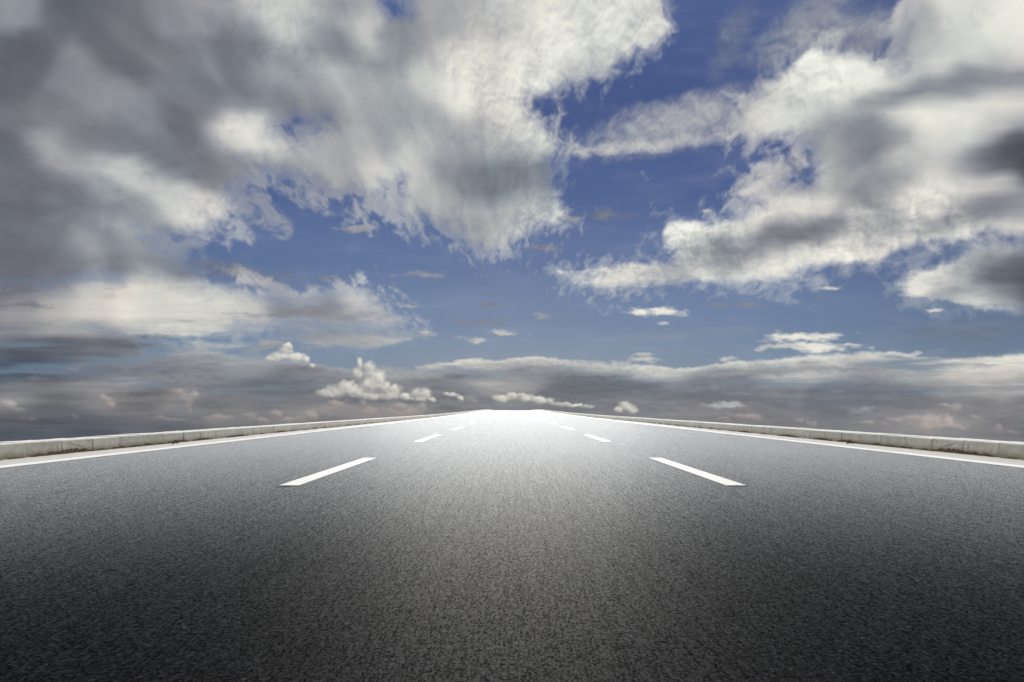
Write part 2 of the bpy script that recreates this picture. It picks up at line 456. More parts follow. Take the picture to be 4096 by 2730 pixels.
# where the deck thins out into flakes the blue shows through
fm = W.m('MULTIPLY', W.ss(flk, 0.44, 0.66), W.m('SUBTRACT', 1.0, low))
thin = W.m('MULTIPLY', W.m('MULTIPLY', fm, W.ss(TONER, 0.5, 0.62)), W.ss(SX, 0.28, 0.12))
ALPHA = W.m('MULTIPLY', ALPHA, W.m('SUBTRACT', 1.0, W.m('MULTIPLY', thin, W.ss(flake, 0.45, 0.85, 0.0, 0.28))))
emb = W.mixf(low, W.m('SUBTRACT', n_iso, n_iso2), W.m('SUBTRACT', n_flat, n_flat2))
calm = W.ss(SOFTR, 0.20, 0.66, 1.0, 0.10)
busy = W.m('MULTIPLY', calm, W.ss(TONER, 0.40, 0.85, 0.16, 0.50))
TONEC = W.m('MULTIPLY_ADD', W.m('SUBTRACT', TONER, 0.60), 1.03, 0.60)
t = W.m('MULTIPLY_ADD', emb, W.mixf(low, busy, W.m('MULTIPLY', calm, 0.22)), TONEC)
t = W.m('MULTIPLY_ADD', W.m('SUBTRACT', n_str, 0.5), W.mixf(low, W.m('MULTIPLY_ADD', calm, 0.12, 0.15), 0.0), t)
t = W.m('MULTIPLY_ADD', W.m('SUBTRACT', n_flat, 0.5), W.mixf(low, 0.0, 0.10), t)
t = W.m('MULTIPLY_ADD', W.m('SUBTRACT', n_iso, 0.5), W.m('MULTIPLY', busy, 0.42), t)
strk = W.noise2(W.vm('MULTIPLY', P0, (5.0, 70.0, 1.0)), 1.0, 5, 0.6)
mott = W.noise2(W.vm('MULTIPLY', P0, (38.0, 95.0, 1.0)), 1.0, 5, 0.6)
mott2 = W.noise2(W.vm('ADD', W.vm('MULTIPLY', P0, (38.0, 95.0, 1.0)), (0.06, 0.28, 0.0)), 1.0, 5, 0.6)
lc = W.m('MULTIPLY', lowb, calm)
gapn = W.noise2(W.vm('MULTIPLY', P1, (4.0, 48.0, 1.0)), 1.0, 5, 0.55)
gap = W.m('MULTIPLY', W.ss(gapn, 0.50, 0.68, 0.0, 0.75), W.m('MULTIPLY', W.ss(SZ, 0.012, 0.045), W.ss(SZ, 0.13, 0.085)))
ALPHA = W.m('MULTIPLY', ALPHA, W.m('SUBTRACT', 1.0, gap))
t = W.m('MULTIPLY_ADD', W.m('SUBTRACT', strk, 0.5), W.m('MULTIPLY_ADD', lowb, 0.07, W.m('MULTIPLY', low, 0.13)), t)
t = W.m('MULTIPLY_ADD', lowb, 0.03, t)
t = W.m('MULTIPLY_ADD', W.m('SUBTRACT', mott, mott2), W.m('MULTIPLY', lc, 0.09), t)
rim = W.m('MULTIPLY', W.ss(d, 0.5, 0.72, 1.0, 0.0), W.m('MULTIPLY_ADD', lc, 0.06, 0.07))
t = W.m('ADD', rim, t)
GREY = [(0.0, rgb(20, 22, 30)), (0.20, rgb(52, 55, 65)), (0.30, rgb(77, 80, 88)), (0.42, rgb(106, 109, 117)),
        (0.55, rgb(140, 143, 150)), (0.68, rgb(173, 175, 176)), (0.80, rgb(207, 206, 201)), (0.90, rgb(231, 229, 219)),
        (1.0, rgb(247, 245, 235))]
cl = W.ramp(t, GREY)[0]
hue = W.noise2(P0, 5.0, 3, 0.5)
cl = W.mix(1.0, cl, W.mix(W.ss(hue, 0.32, 0.68), (0.965, 1.0, 1.01), (1.015, 0.997, 1.0)), 'MULTIPLY')
cl = W.mix(W.ss(WARMR, 0.4, 1.0, smooth=False), cl, W.mix(1.0, cl, (1.13, 1.01, 0.90), 'MULTIPLY'))
cl = W.mix(W.ss(WARMR, 0.4, 0.0, smooth=False), cl, W.mix(1.0, cl, (0.80, 1.0, 1.16), 'MULTIPLY'))

# clear sky
sky = W.n('TexSky', sky_type='NISHITA')
sky.sun_disc = False
sky.sun_elevation = math.radians(SUN_EL)
sky.sun_rotation = 0.0
sky.air_density = 1.0
sky.dust_density = 0.6
sky.ozone_density = 3.0
nish = W.vm('SCALE', sky.outputs[0], scale=0.05)
zr = W.ss(SZ, -0.06, 0.66, 0.0, 1.0, smooth=False)
clear = W.ramp(zr, [(0.0, rgb(92, 104, 122)), (0.10, rgb(112, 130, 152)), (0.19, rgb(122, 143, 168)), (0.28, rgb(112, 132, 166)),
                    (0.40, rgb(96, 116, 158)), (0.54, rgb(81, 100, 147)), (0.70, rgb(72, 89, 138)), (0.86, rgb(77, 95, 144)), (1.0, rgb(86, 107, 152))], 'EASE')[0]
clear = W.mix(0.94, nish, clear)
clear = W.mix(W.m('MULTIPLY', W.ss(n_flat, 0.45, 0.8), 0.10), clear, rgb(170, 180, 195))
clear = W.vm('SCALE', clear, scale=W.ss(W.m('ABSOLUTE', SX), 0.25, 0.8, 1.0, 0.80))


# thin veils that the wind has drawn out: x, y, half length, half height, turn, tone, strength
VEILS = [(1570, 282, 340, 84, 13, 186, 0.66), (1530, 332, 300, 24, 4, 200, 0.50), (1390, 338, 190, 24, 6, 186, 0.5), (1860, 60, 210, 80, 38, 160, 0.62), (1690, 90, 60, 150, -25, 130, 0.30),
         (1980, 90, 160, 90, 30, 165, 0.60), (1780, 390, 140, 40, 18, 165, 0.55), (2230, 760, 260, 40, 4, 120, 0.35), (1560, 770, 300, 18, 3, 150, 0.25), (560, 640, 240, 30, -6, 118, 0.35)]

# ---- small separate clouds: x, y, half length, half height, tone
WISPS = """970 632 48 8 150|1520 718 62 9 224|1520 746 12 3 175|1243 728 24 6 160|1086 781 34 7 186|1160 766 32 5 182|1850 777 88 11 226
1866 797 92 11 222|1800 797 50 6 190|1910 663 30 4 190|1466 828 40 7 190|1480 816 30 4 175|1665 821 30 5 190|945 704 34 6 168|966 767 30 9 182
2150 712 32 4 200|1615 485 9 4 175|1125 698 28 9 125|650 628 28 5 112|500 612 75 14 108|1385 495 55 12 122|1645 890 14 7 140|1930 898 14 7 138
1676 930 42 7 172|1965 943 28 6 142|820 528 45 9 150|1240 572 40 8 128|1320 508 26 10 150|1100 742 60 8 128|760 640 40 6 112|1700 700 70 7 132
640 790 50 6 150|720 798 30 5 150|600 800 60 5 140|990 845 28 6 178|2280 830 40 5 215|2080 815 40 5 205"""
DARKS = """60 702 58 7 112|705 716 78 14 128|640 727 70 8 132|800 728 70 12 140|560 722 30 4 160|415 738 28 4 172|30 664 50 12 108|330 772 40 6 112
250 846 110 9 118|120 872 80 7 100|1060 866 40 6 108|960 918 50 10 98|1290 904 80 10 102|830 918 90 8 98|1760 855 80 7 140|1960 848 90 8 138|330 905 60 8 98"""


def blob(nt, vec, x, y, a, b, rot=0.0, kind='SPHERICAL'):
    mp = nt.n('Mapping', vector_type='TEXTURE')
    mp.inputs['Location'].default_value = (vx(x), vz(y), 0)
    mp.inputs['Rotation'].default_value = (0, 0, rot)
    mp.inputs['Scale'].default_value = (a / FPX, b / FPX, 1)
    nt.put(mp.inputs['Vector'], vec)
    g = nt.n('TexGradient', gradient_type=kind)
    nt.put(g.inputs[0], mp.outputs[0])
    return g.outputs['Fac']


def veil_or_shaft(base, spec):
    x, y, a, b, turn, tv, k = spec
    g = blob(W, P1, x, y, a, b, math.radians(turn))
    f = W.ss(W.m('MULTIPLY_ADD', W.m('SUBTRACT', n_iso, 0.5), 0.7, g), 0.0, 0.85)
    f = W.m('MULTIPLY', f, W.ss(g, 0.0, 0.25, 0.0, k))
    return W.mix(f, base, W.ramp(W.m('MULTIPLY_ADD', emb, 0.4, tv / 255.0), GREY)[0])


for sp_ in VEILS:
    clear = veil_or_shaft(clear, sp_)
BG = W.mix(ALPHA, clear, cl)

# the air thickens over the bank
HAZE = W.m('MULTIPLY', W.ss(SZ, 0.105, 0.0, 0.0, 0.28), W.ss(SX, -0.70, -0.20, 0.25, 1.0))
HAZEC = W.mix(W.ss(SX, -0.3, 0.5), rgb(136, 134, 132), rgb(132, 133, 136))
BG = W.mix(HAZE, BG, HAZEC)
BG = veil_or_shaft(BG, (1830, 915, 34, 95, -24, 150, 0.20))  # a slanting shaft of light, painted as a pale streak over the bank

wis_w = W.vm('MULTIPLY', W.vm('SUBTRACT', W.noise2(P0, 26.0, 5, 0.6, out='Color'), (0.5, 0.5, 0.5)), (0.050, 0.013, 0.0))
PW = W.vm('ADD', P0, wis_w)
n_w = W.noise2(W.vm('MULTIPLY', P0, (1.0, 3.0, 1.0)), 24.0, 7, 0.6)


def wisp_layer(spec, base, bright):
    f = None
    tn = None
    G, gi_, fin_ = group(W, 'small_clouds', [('P', 'Vector')], [('f', 'Float'), ('t', 'Float')])
    for x, y, a, b, tv in parse(spec):
        g = blob(G, gi_[0], x, y, a * 1.75, b * 1.9)
        if f is None:
            f, tn = g, G.m('MULTIPLY', g, tv / 255.0)
        else:
            f = G.m('MAXIMUM', f, g)
            tn = G.m('MAXIMUM', tn, G.m('MULTIPLY', g, tv / 255.0))
    f, tn = fin_([f, tn], [PW])[:2]
    tt = W.m('DIVIDE', tn, W.m('MAXIMUM', f, 0.001))
    dd = W.m('MULTIPLY_ADD', W.m('SUBTRACT', n_w, 0.5), 1.9, f)
    al = W.ss(dd, 0.20, 0.95)
    al = W.m('MULTIPLY', al, W.ss(f, 0.0, 0.12))
    al = W.m('MULTIPLY', al, W.ss(tt, 0.30, 0.72, 0.35, 1.0) if bright else 0.8)
    tt = W.m('MULTIPLY_ADD', W.m('SUBTRACT', n_w, 0.5), 0.25, tt)
    return W.mix(al, base, W.ramp(tt, GREY)[0])


BGW = wisp_layer(WISPS, BG, True)
BGW = wisp_layer(DARKS, BGW, False)

# ---- heaped clouds standing in the bank: x, y, half width, half height
DIM = """400 905 34 14|428 918 26 22|440 908 16 12|432 940 12 16|240 918 26 12|250 932 16 14|16 932 24 18|40 945 24 8|60 966 40 8|170 962 16 10|350 962 36 8|390 966 40 6|500 962 40 11
482 968 30 9|570 958 24 11|600 968 30 8|632 955 20 14|660 968 28 9|712 960 26 18|690 968 30 14|740 974 26 8|770 930 34 10|752 938 24 8|792 924 16 8|845 946 40 12|832 928 10 14|890 944 34 14
916 936 24 12|950 946 30 16|966 940 14 18|925 952 50 10|1160 950 30 7|1060 915 20 9|1085 922 18 10|2096 962 40 12|2128 966 34 18|2150 974 26 22|2176 972 18 26|2200 984 30 10|2130 985 24 20
2055 966 30 9|2035 976 20 7|2240 960 20 8|2190 940 22 16|2165 932 18 8|2290 985 16 14|2330 995 24 8|1700 958 50 8|1660 966 30 8|1830 970 18 9|1860 976 22 8|1730 962 30 9|1990 972 20 7"""
BRIGHT = """655 806 24 14|640 820 36 16|675 822 34 18|660 797 16 8|622 826 22 10|700 828 14 12|718 842 9 7|826 842 9 20|822 862 20 18|848 850 20 22|862 868 26 24|850 888 34 20|795 890 28 20|775 900 32 18|812 900 34 20
750 906 34 14|880 888 24 18|905 898 22 16|892 910 32 14|850 912 44 12|930 914 20 12|958 906 22 18|975 908 18 16|990 918 14 10|960 918 30 10|1036 908 22 7|1056 916 12 8
1150 918 26 12|1172 912 22 11|1196 908 16 9|1206 916 30 12|1235 922 26 11|1262 922 16 12|1285 930 30 7|1320 934 36 6|1350 934 16 6|1435 934 22 14|1448 942 22 12|1420 944 14 10"""

bil = W.n('TexVoronoi', feature='SMOOTH_F1', voronoi_dimensions='2D')
bil.normalize = True
bil.inputs['Scale'].default_value = 50.0
bil.inputs['Detail'].default_value = 1.6
bil.inputs['Roughness'].default_value = 0.55
bil.inputs['Smoothness'].default_value = 0.5
wj = W.vm('MULTIPLY', W.vm('SUBTRACT', W.noise2(P0, 70.0, 3, 0.5, out='Color'), (0.5, 0.5, 0.5)), (0.010, 0.010, 0.0))
PJ = W.vm('ADD', P0, wj)
W.put(bil.inputs['Vector'], PJ)
bil2 = W.n('TexVoronoi', feature='SMOOTH_F1', voronoi_dimensions='2D')
bil2.normalize = True
for k in ('Scale', 'Detail', 'Roughness', 'Smoothness'):
    bil2.inputs[k].default_value = bil.inputs[k].default_value
W.put(bil2.inputs['Vector'], W.vm('ADD', PJ, (0.0018, 0.0040, 0.0)))
B1 = W.m('SUBTRACT', 0.5, bil.outputs['Distance'])
B2 = W.m('SUBTRACT', 0.5, bil2.outputs['Distance'])


def puff_layer(spec, base, hi, lo, gain, opac, soft_lo):
    fs = None
    hs = None
    G, gi_, fin_ = group(W, 'heaped_clouds', [('P', 'Vector'), ('across', 'Float'), ('height', 'Float')], [('f', 'Float'), ('h', 'Float')])
    for x, y, a, b in parse(spec):
        g = blob(G, gi_[0], x, y, a * 1.35, b * 1.45)
        # each lump is shaded as a ball lit from the upper right
        w = G.m('POWER', g, 3.0)
        kx, kz = 0.40 * FPX / (a * 1.35), 0.58 * FPX / (b * 1.45)
        k = G.m('MULTIPLY_ADD', gi_[1], kx, 0.50 - kx * vx(x) - kz * vz(y))
        k = G.m('MULTIPLY', w, G.m('MULTIPLY_ADD', gi_[2], kz, k))
        if fs is None:
            fs, hs, ws = g, k, w
        else:
            fs = G.m('SMOOTH_MAX', fs, g, 0.08)
            hs = G.m('ADD', hs, k)
            ws = G.m('ADD', ws, w)
    hs = G.m('DIVIDE', hs, G.m('MAXIMUM', ws, 1e-5))
    fs, hs = fin_([fs, hs], [PJ, SX, SZ])[:2]
    dd = W.m('MULTIPLY_ADD', W.m('SUBTRACT', n_fine, 0.5), 0.30, W.m('MULTIPLY_ADD', B1, 0.30, fs))
    al = W.ss(dd, 0.30, 0.30 + soft_lo)
    al = W.m('MULTIPLY', al, W.ss(fs, 0.02, 0.14))
    lit = W.m('MULTIPLY_ADD', W.m('SUBTRACT', B1, B2), gain, W.m('MULTIPLY_ADD', hs, 1.25, -0.04))
    lit = W.m('MULTIPLY_ADD', W.m('SUBTRACT', n_fine, 0.5), 0.3, lit, clamp=True)
    if hi is None:                                       # only lifts and warms the bank behind it
        c = W.mix(1.0, base, W.ramp(lit, [(0.0, (0.92, 0.90, 0.90)), (0.45, (1.25, 1.12, 1.02)), (1.0, lo)])[0], 'MULTIPLY')
    else:
        c = W.ramp(lit, [(0.0, lo), (0.5, tuple(0.5 * (p + q_) for p, q_ in zip(hi, lo))), (1.0, hi)])[0]
    al = W.m('MULTIPLY', al, W.ss(hs, 0.02, 0.55, 0.04, 1.0))
    return W.mix(W.m('MULTIPLY', al, opac), base, c)


BGP = puff_layer(DIM, BGW, None, (1.80, 1.64, 1.50), 0.9, 0.80, 0.50)
BGP = puff_layer(BRIGHT, BGP, rgb(240, 236, 224), rgb(132, 133, 136), 1.0, 0.90, 0.50)
BGP = W.mix(W.m('MULTIPLY', HAZE, 0.45), BGP, HAZEC)

# the half of the sky behind the camera: bright overcast added to light the kerb faces, dull below the horizon
BACK = 0.74
nb = W.noise(DIR, 2.6, 6, 0.55)
over = W.mix(W.ss(nb, 0.3, 0.72), (0.55 * BACK, 0.57 * BACK, 0.62 * BACK), (1.15 * BACK, 1.13 * BACK, 1.08 * BACK))
over = W.mix(W.ss(dz, -0.12, 0.05), (0.16, 0.17, 0.18), over)


def shine(c):
    b = W.n('Background')
    W.put(b.inputs['Color'], c)
    return b.outputs[0]


def either(f, a, b):
    nd = W.n('MixShader')
    W.put(nd.inputs[0], f)
    W.put(nd.inputs[1], a)
    W.put(nd.inputs[2], b)
    return nd.outputs[0]


# small clouds only live low in the sky: the high part need not look for them
SKY = either(W.m('LESS_THAN', SZ, 0.125), shine(BGW), shine(BGP))
SKY = either(W.m('LESS_THAN', SZ, 0.34), shine(BG), SKY)
SKY = either(W.ss(dy, 0.58, 0.20), SKY, shine(over))
wo = W.n('OutputWorld')
wt.links.new(SKY, wo.inputs['Surface'])
SC.world = world
world.cycles.sampling_method = 'MANUAL'
world.cycles.sample_map_resolution = 512

# ------------------------------------------------------------------ materials
def material(name):
    mt = bpy.data.materials.new(name)
    mt.use_nodes = True
    mt.node_tree.nodes.clear()
    nt = NT(mt.node_tree)
    bs = nt.n('BsdfPrincipled')
    out = nt.n('OutputMaterial')
    mt.node_tree.links.new(bs.outputs[0], out.inputs[0])
    return mt, nt, bs


def set_bump(nt, bs, h, strength, dist):
    b = nt.n('Bump')
    b.inputs['Strength'].default_value = strength
    b.inputs['Distance'].default_value = dist
    nt.put(b.inputs['Height'], h)
    nt.put(bs.inputs['Normal'], b.outputs[0])


M_ASPH, nt, bs = material("asphalt")
co = nt.n('TexCoord').outputs['Object']
v1 = nt.n('TexVoronoi', feature='F1')
nt.put(v1.inputs['Vector'], co)
v1.inputs['Scale'].default_value = 125.0
stone = nt.sep(v1.outputs['Color'])
ng = nt.noise(co, 240.0, 3, 0.6)
nm = nt.noise(co, 28.0, 4, 0.6)
nl = nt.noise(co, 0.55, 4, 0.55)
nlc = nt.noise(co, 0.8, 2, 0.5, out='Color')
base = nt.ramp(stone[0], [(0.0, (0.005, 0.005, 0.006)), (0.35, (0.014, 0.014, 0.016)), (0.65, (0.030, 0.030, 0.032)), (0.90, (0.056, 0.056, 0.058)),
                          (0.985, (0.078, 0.077, 0.075)), (1.0, (0.16, 0.155, 0.15))])[0]
base = nt.vm('SCALE', base, scale=nt.ss(nm, 0.25, 0.75, 0.65, 1.35))
base = nt.vm('SCALE', base, scale=nt.ss(nl, 0.3, 0.7, 0.26, 0.40))
base = nt.vm('SCALE', base, scale=nt.ss(nt.noise(nt.vm('MULTIPLY', co, (24.0, 3.0, 1.0)), 1.0, 3, 0.6, dims='2D'), 0.25, 0.75, 0.75, 1.25))
base = nt.mix(0.12, base, nt.mix(1.0, base, nt.vm('SCALE', nlc, scale=2.0), 'MULTIPLY'))
nt.put(bs.inputs['Base Color'], nt.mix(1.0, base, (0.90, 0.97, 1.08), 'MULTIPLY'))
bs.inputs['Roughness'].default_value = 0.70
bs.inputs['IOR'].default_value = 1.064
# a film of dust, rubbed along the lanes by the tyres
g1 = nt.noise(nt.vm('MULTIPLY', co, (150.0, 60.0, 1.0)), 1.0, 2, 0.6, dims='2D')
g2 = nt.noise(nt.vm('MULTIPLY', co, (92.0, 18.0, 1.0)), 1.0, 2, 0.6, dims='2D')
g3 = nt.noise(nt.vm('MULTIPLY', co, (60.0, 4.0, 1.0)), 1.0, 2, 0.6, dims='2D')
g4 = nt.noise(nt.vm('MULTIPLY', co, (32.0, 0.5, 1.0)), 1.0, 2, 0.6, dims='2D')
rub = nt.m('MULTIPLY', nt.ss(g1, 0.39, 0.61, 0.36, 1.64), nt.m('MULTIPLY', nt.ss(g2, 0.36, 0.64, 0.60, 1.40), nt.m('MULTIPLY', nt.ss(g3, 0.34, 0.66, 0.80, 1.20), nt.ss(g4, 0.34, 0.66, 0.88, 1.12))))
rub = nt.m('MULTIPLY', rub, nt.ss(stone[2], 0.0, 1.0, 0.30, 1.70, smooth=False))
nt.put(bs.inputs['Sheen Weight'], nt.m('MULTIPLY', rub, 0.50, clamp=True))
bs.inputs['Sheen Roughness'].default_value = 0.146
bs.inputs['Sheen Tint'].default_value = (0.87, 0.93, 1.0, 1.0)
nt.put(bs.inputs['Specular IOR Level'], nt.m('MULTIPLY', rub, 0.52, clamp=True))
hgt = nt.m('MULTIPLY_ADD', ng, 0.35, nt.m('MULTIPLY_ADD', nm, 0.6, nt.m('MULTIPLY', stone[1], 0.5)))
set_bump(nt, bs, hgt, 0.11, 0.004)

M_PAINT, nt, bs = material("road_paint")
co = nt.n('TexCoord').outputs['Object']
np_ = nt.noise(co, 90.0, 5, 0.65)
base = nt.mix(nt.ss(np_, 0.32, 0.44), (0.62, 0.61, 0.58), (0.88, 0.87, 0.83))
chip = nt.noise(nt.vm('MULTIPLY', co, (1.0, 0.35, 1.0)), 55.0, 4, 0.7)
base = nt.mix(nt.ss(chip, 0.345, 0.31), base, (0.06, 0.06, 0.06))
nt.put(bs.inputs['Base Color'], base)
bs.inputs['Roughness'].default_value = 0.55
bs.inputs['IOR'].default_value = 1.5
bs.inputs['Sheen Weight'].default_value = 0.55          # glass beads
bs.inputs['Sheen Roughness'].default_value = 0.4
set_bump(nt, bs, np_, 0.3, 0.002)

M_GUT, nt, bs = material("gutter_concrete")
co = nt.n('TexCoord').outputs['Object']
n1 = nt.noise(co, 6.0, 6, 0.6)
n2 = nt.noise(co, 60.0, 5, 0.65)
base = nt.mix(nt.ss(n1, 0.3, 0.7), (0.42, 0.40, 0.35), (0.54, 0.52, 0.46))
base = nt.vm('SCALE', base, scale=nt.ss(n2, 0.25, 0.6, 0.82, 1.05))
nt.put(bs.inputs['Base Color'], base)
bs.inputs['Roughness'].default_value = 0.75
bs.inputs['IOR'].default_value = 1.4
bs.inputs['Sheen Weight'].default_value = 0.35          # dust
bs.inputs['Sheen Roughness'].default_value = 0.3
set_bump(nt, bs, n2, 0.3, 0.003)

M_KERB, nt, bs = material("kerb_concrete")
geo = nt.n('TexCoord').outputs['Object']
oi = nt.n('ObjectInfo')
loc = nt.vm('ADD', geo, nt.vm('SCALE', nt.xyz(oi.outputs['Random'], oi.outputs['Random'], 0.0), scale=37.0))
n1 = nt.noise(loc, 7.0, 6, 0.62)
n2 = nt.noise(loc, 75.0, 5, 0.65)
n3 = nt.noise(nt.vm('MULTIPLY', loc, (1.0, 9.0, 2.0)), 3.0, 5, 0.6)
base = nt.mix(nt.ss(n1, 0.3, 0.72), (0.43, 0.42, 0.375), (0.56, 0.55, 0.495))
base = nt.vm('SCALE', base, scale=nt.ss(n2, 0.28, 0.55, 0.72, 1.04))
base = nt.vm('SCALE', base, scale=nt.m('MULTIPLY_ADD', oi.outputs['Random'], 0.16, 0.92))
gz = nt.sep(geo)[2]
dirt = nt.m('MULTIPLY', nt.ss(nt.m('MULTIPLY_ADD', nt.m('SUBTRACT', n3, 0.5), 0.10, gz), 0.125, 0.015), 0.75)
base = nt.mix(dirt, base, (0.215, 0.18, 0.12))
nt.put(bs.inputs['Base Color'], base)
bs.inputs['Roughness'].default_value = 0.8
bs.inputs['IOR'].default_value = 1.4
bs.inputs['Sheen Weight'].default_value = 0.45         # dust
bs.inputs['Sheen Roughness'].default_value = 0.3
set_bump(nt, bs, nt.m('MULTIPLY_ADD', n1, 0.7, n2), 0.35, 0.004)


def plain(name, c, rough=0.9, var=0.35, scale=30.0):
    mt, nt, bs = material(name)
    co = nt.n('TexCoord').outputs['Object']
    f = nt.noise(co, scale, 5, 0.6)
    nt.put(bs.inputs['Base Color'], nt.vm('SCALE', nt.xyz(*c), scale=nt.ss(f, 0.25, 0.75, 1 - var, 1 + var)))
    bs.inputs['Roughness'].default_value = rough
    return mt


M_MOSS = plain("dry_moss", (0.14, 0.108, 0.062), 0.95, 0.5, 25)
M_CRACK = plain("crack", (0.13, 0.125, 0.11), 0.95, 0.3, 60)
M_EARTH = plain("earth_bank", (0.10, 0.085, 0.055), 0.95, 0.5, 3)
M_LEAF = plain("dry_leaf", (0.14, 0.085, 0.04), 0.7, 0.4, 60)
M_STONE = plain("pale_stone", (0.30, 0.29, 0.28), 0.8, 0.3, 60)
M_TAR = plain("tar_fleck", (0.02, 0.02, 0.02), 0.8, 0.3, 60)


# ------------------------------------------------------------------ geometry
def prof(y):
    """height of the carriageway: level, a slight climb, then over a crest"""
    t = min(max((y - 45.0) / 135.0, 0.0), 1.0)
    z = 0.45 * t * t * (3 - 2 * t)
    if y > 180.0:
        z -= 8.6e-5 * (y - 180.0) ** 2
    return z


def link(name, me, mat, parent=None, **props):
    o = bpy.data.objects.new(name, me)
    COL.objects.link(o)
    if mat is not None and len(me.materials) == 0:
        me.materials.append(mat)
    if parent is not None:
        o.parent = parent
    for k, v in props.items():
        o[k] = v
    return o


def mesh(name, verts, faces, smooth=False):
    me = bpy.data.meshes.new(name)
    me.from_pydata(verts, [], faces)
    me.validate()
    if smooth:
        me.polygons.foreach_set('use_smooth', [True] * len(me.polygons))
    return me


def ysteps(a, b):
    ys = [a]
    while ys[-1] < b - 1e-6:
        y = ys[-1]
        ys.append(min(b, y + (2.0 if y < 40 else 3.0)))
    return ys


def strip(sections, a, b):
    """loft a list of (x, z) points along the road profile"""
    ys = ysteps(a, b)
    n = len(sections)
    v, f = [], []
    for y in ys:
        for x, z in sections:
            v.append((x, y, prof(y) + z))
    for i in range(len(ys) - 1):
        for j in range(n - 1):
            p = i * n + j
            f.append((p, p + 1, p + n + 1, p + n))
    return v, f


Y0, Y1 = -60.0, 420.0
road = link("road", mesh("road", *strip([(x, 0.0) for x in (-5.93, -3.8, -1.9, 0, 1.9, 3.8, 5.93)], Y0, Y1), smooth=True), M_ASPH, kind='structure')

for s in (-1, 1):
    sec = [(s * 5.65, 0.004), (s * 5.915, 0.004)]
    if s < 0:
        sec.reverse()
    link("edge_line", mesh("edge_line", *strip(sec, Y0, 300.0)), M_PAINT, road)
    sec = [(s * 5.94, 0.003), (s * 6.55, 0.014)]
    if s < 0:
        sec.reverse()
    link("gutter", mesh("gutter", *strip(sec, Y0, Y1)), M_GUT, kind='structure')
    # a shoulder behind the kerb and the bank falling away from it
    sec = [(s * 6.50, 0.03), (s * 6.93, 0.06), (s * 7.05, 0.05), (s * 8.0, -0.6), (s * 26.0, -16.0)]
    if s < 0:
        sec.reverse()
    link("embankment", mesh("embankment", *strip(sec, Y0, Y1)), M_EARTH, kind='structure')

for s in (-1, 1):
    for ya, yb in ((-10.1, -6.5), (-2.15, 1.44), (5.81, 9.12), (13.74, 17.40), (21.75, 26.1), (31.0, 34.4)):
        xc = s * 1.905
        sec = [(xc - 0.087, 0.004), (xc + 0.087, 0.004)]
        link("lane_dash", mesh("lane_dash", *strip(sec, ya, yb)), M_PAINT, road)


# kerbs: blocks of cast concrete set end to end
PITCH = 0.725
K_X, K_W, K_H = 6.47, 0.49, 0.202


def block_bm(bm, s, y0, length, zb, rnd, h=K_H):
    """one block, front face towards the road, its top edge rounded and a little worn"""
    r = 0.022
    secs = [(0.0, -0.03), (0.004, 0.05), (0.012, h - r)]
    for a in (30, 60, 90):
        secs.append((0.012 + r - r * math.cos(math.radians(a)), h - r + r * math.sin(math.radians(a))))
    secs += [(K_W - 0.02, h + 0.004), (K_W, h - 0.015), (K_W, -0.03)]
    stn = [0.004, 0.016] + [length * t for t in (0.22, 0.42, 0.6, 0.8)] + [length - 0.016, length - 0.004]
    rings = []
    for i, yy in enumerate(stn):
        edge = 0.004 if i in (0, len(stn) - 1) else 0.0
        ring = []
        for j, (x, z) in enumerate(secs):
            wob = 0.0025 * rnd.uniform(-1, 1)
            zz = z - (edge if z > 0.1 else 0) + (wob if 2 <= j <= 6 else 0)
            xx = x + (edge if x < 0.1 else 0) + wob
            ring.append(bm.verts.new((s * (K_X + xx), y0 + yy, zb + zz)))
        rings.append(ring)
    n = len(secs)
    for a, b in zip(rings[:-1], rings[1:]):
        for j in range(n - 1):
            vs = (a[j], b[j], b[j + 1], a[j + 1])
            bm.faces.new(vs if s < 0 else vs[::-1])
    for ring, flip in ((rings[0], False), (rings[-1], True)):
        vs = ring if flip == (s < 0) else ring[::-1]
        bm.faces.new(vs)


def done(bm, name, smooth=False):
    me = bpy.data.meshes.new(name)
    bm.normal_update()
    bm.to_mesh(me)
    bm.free()
    return me


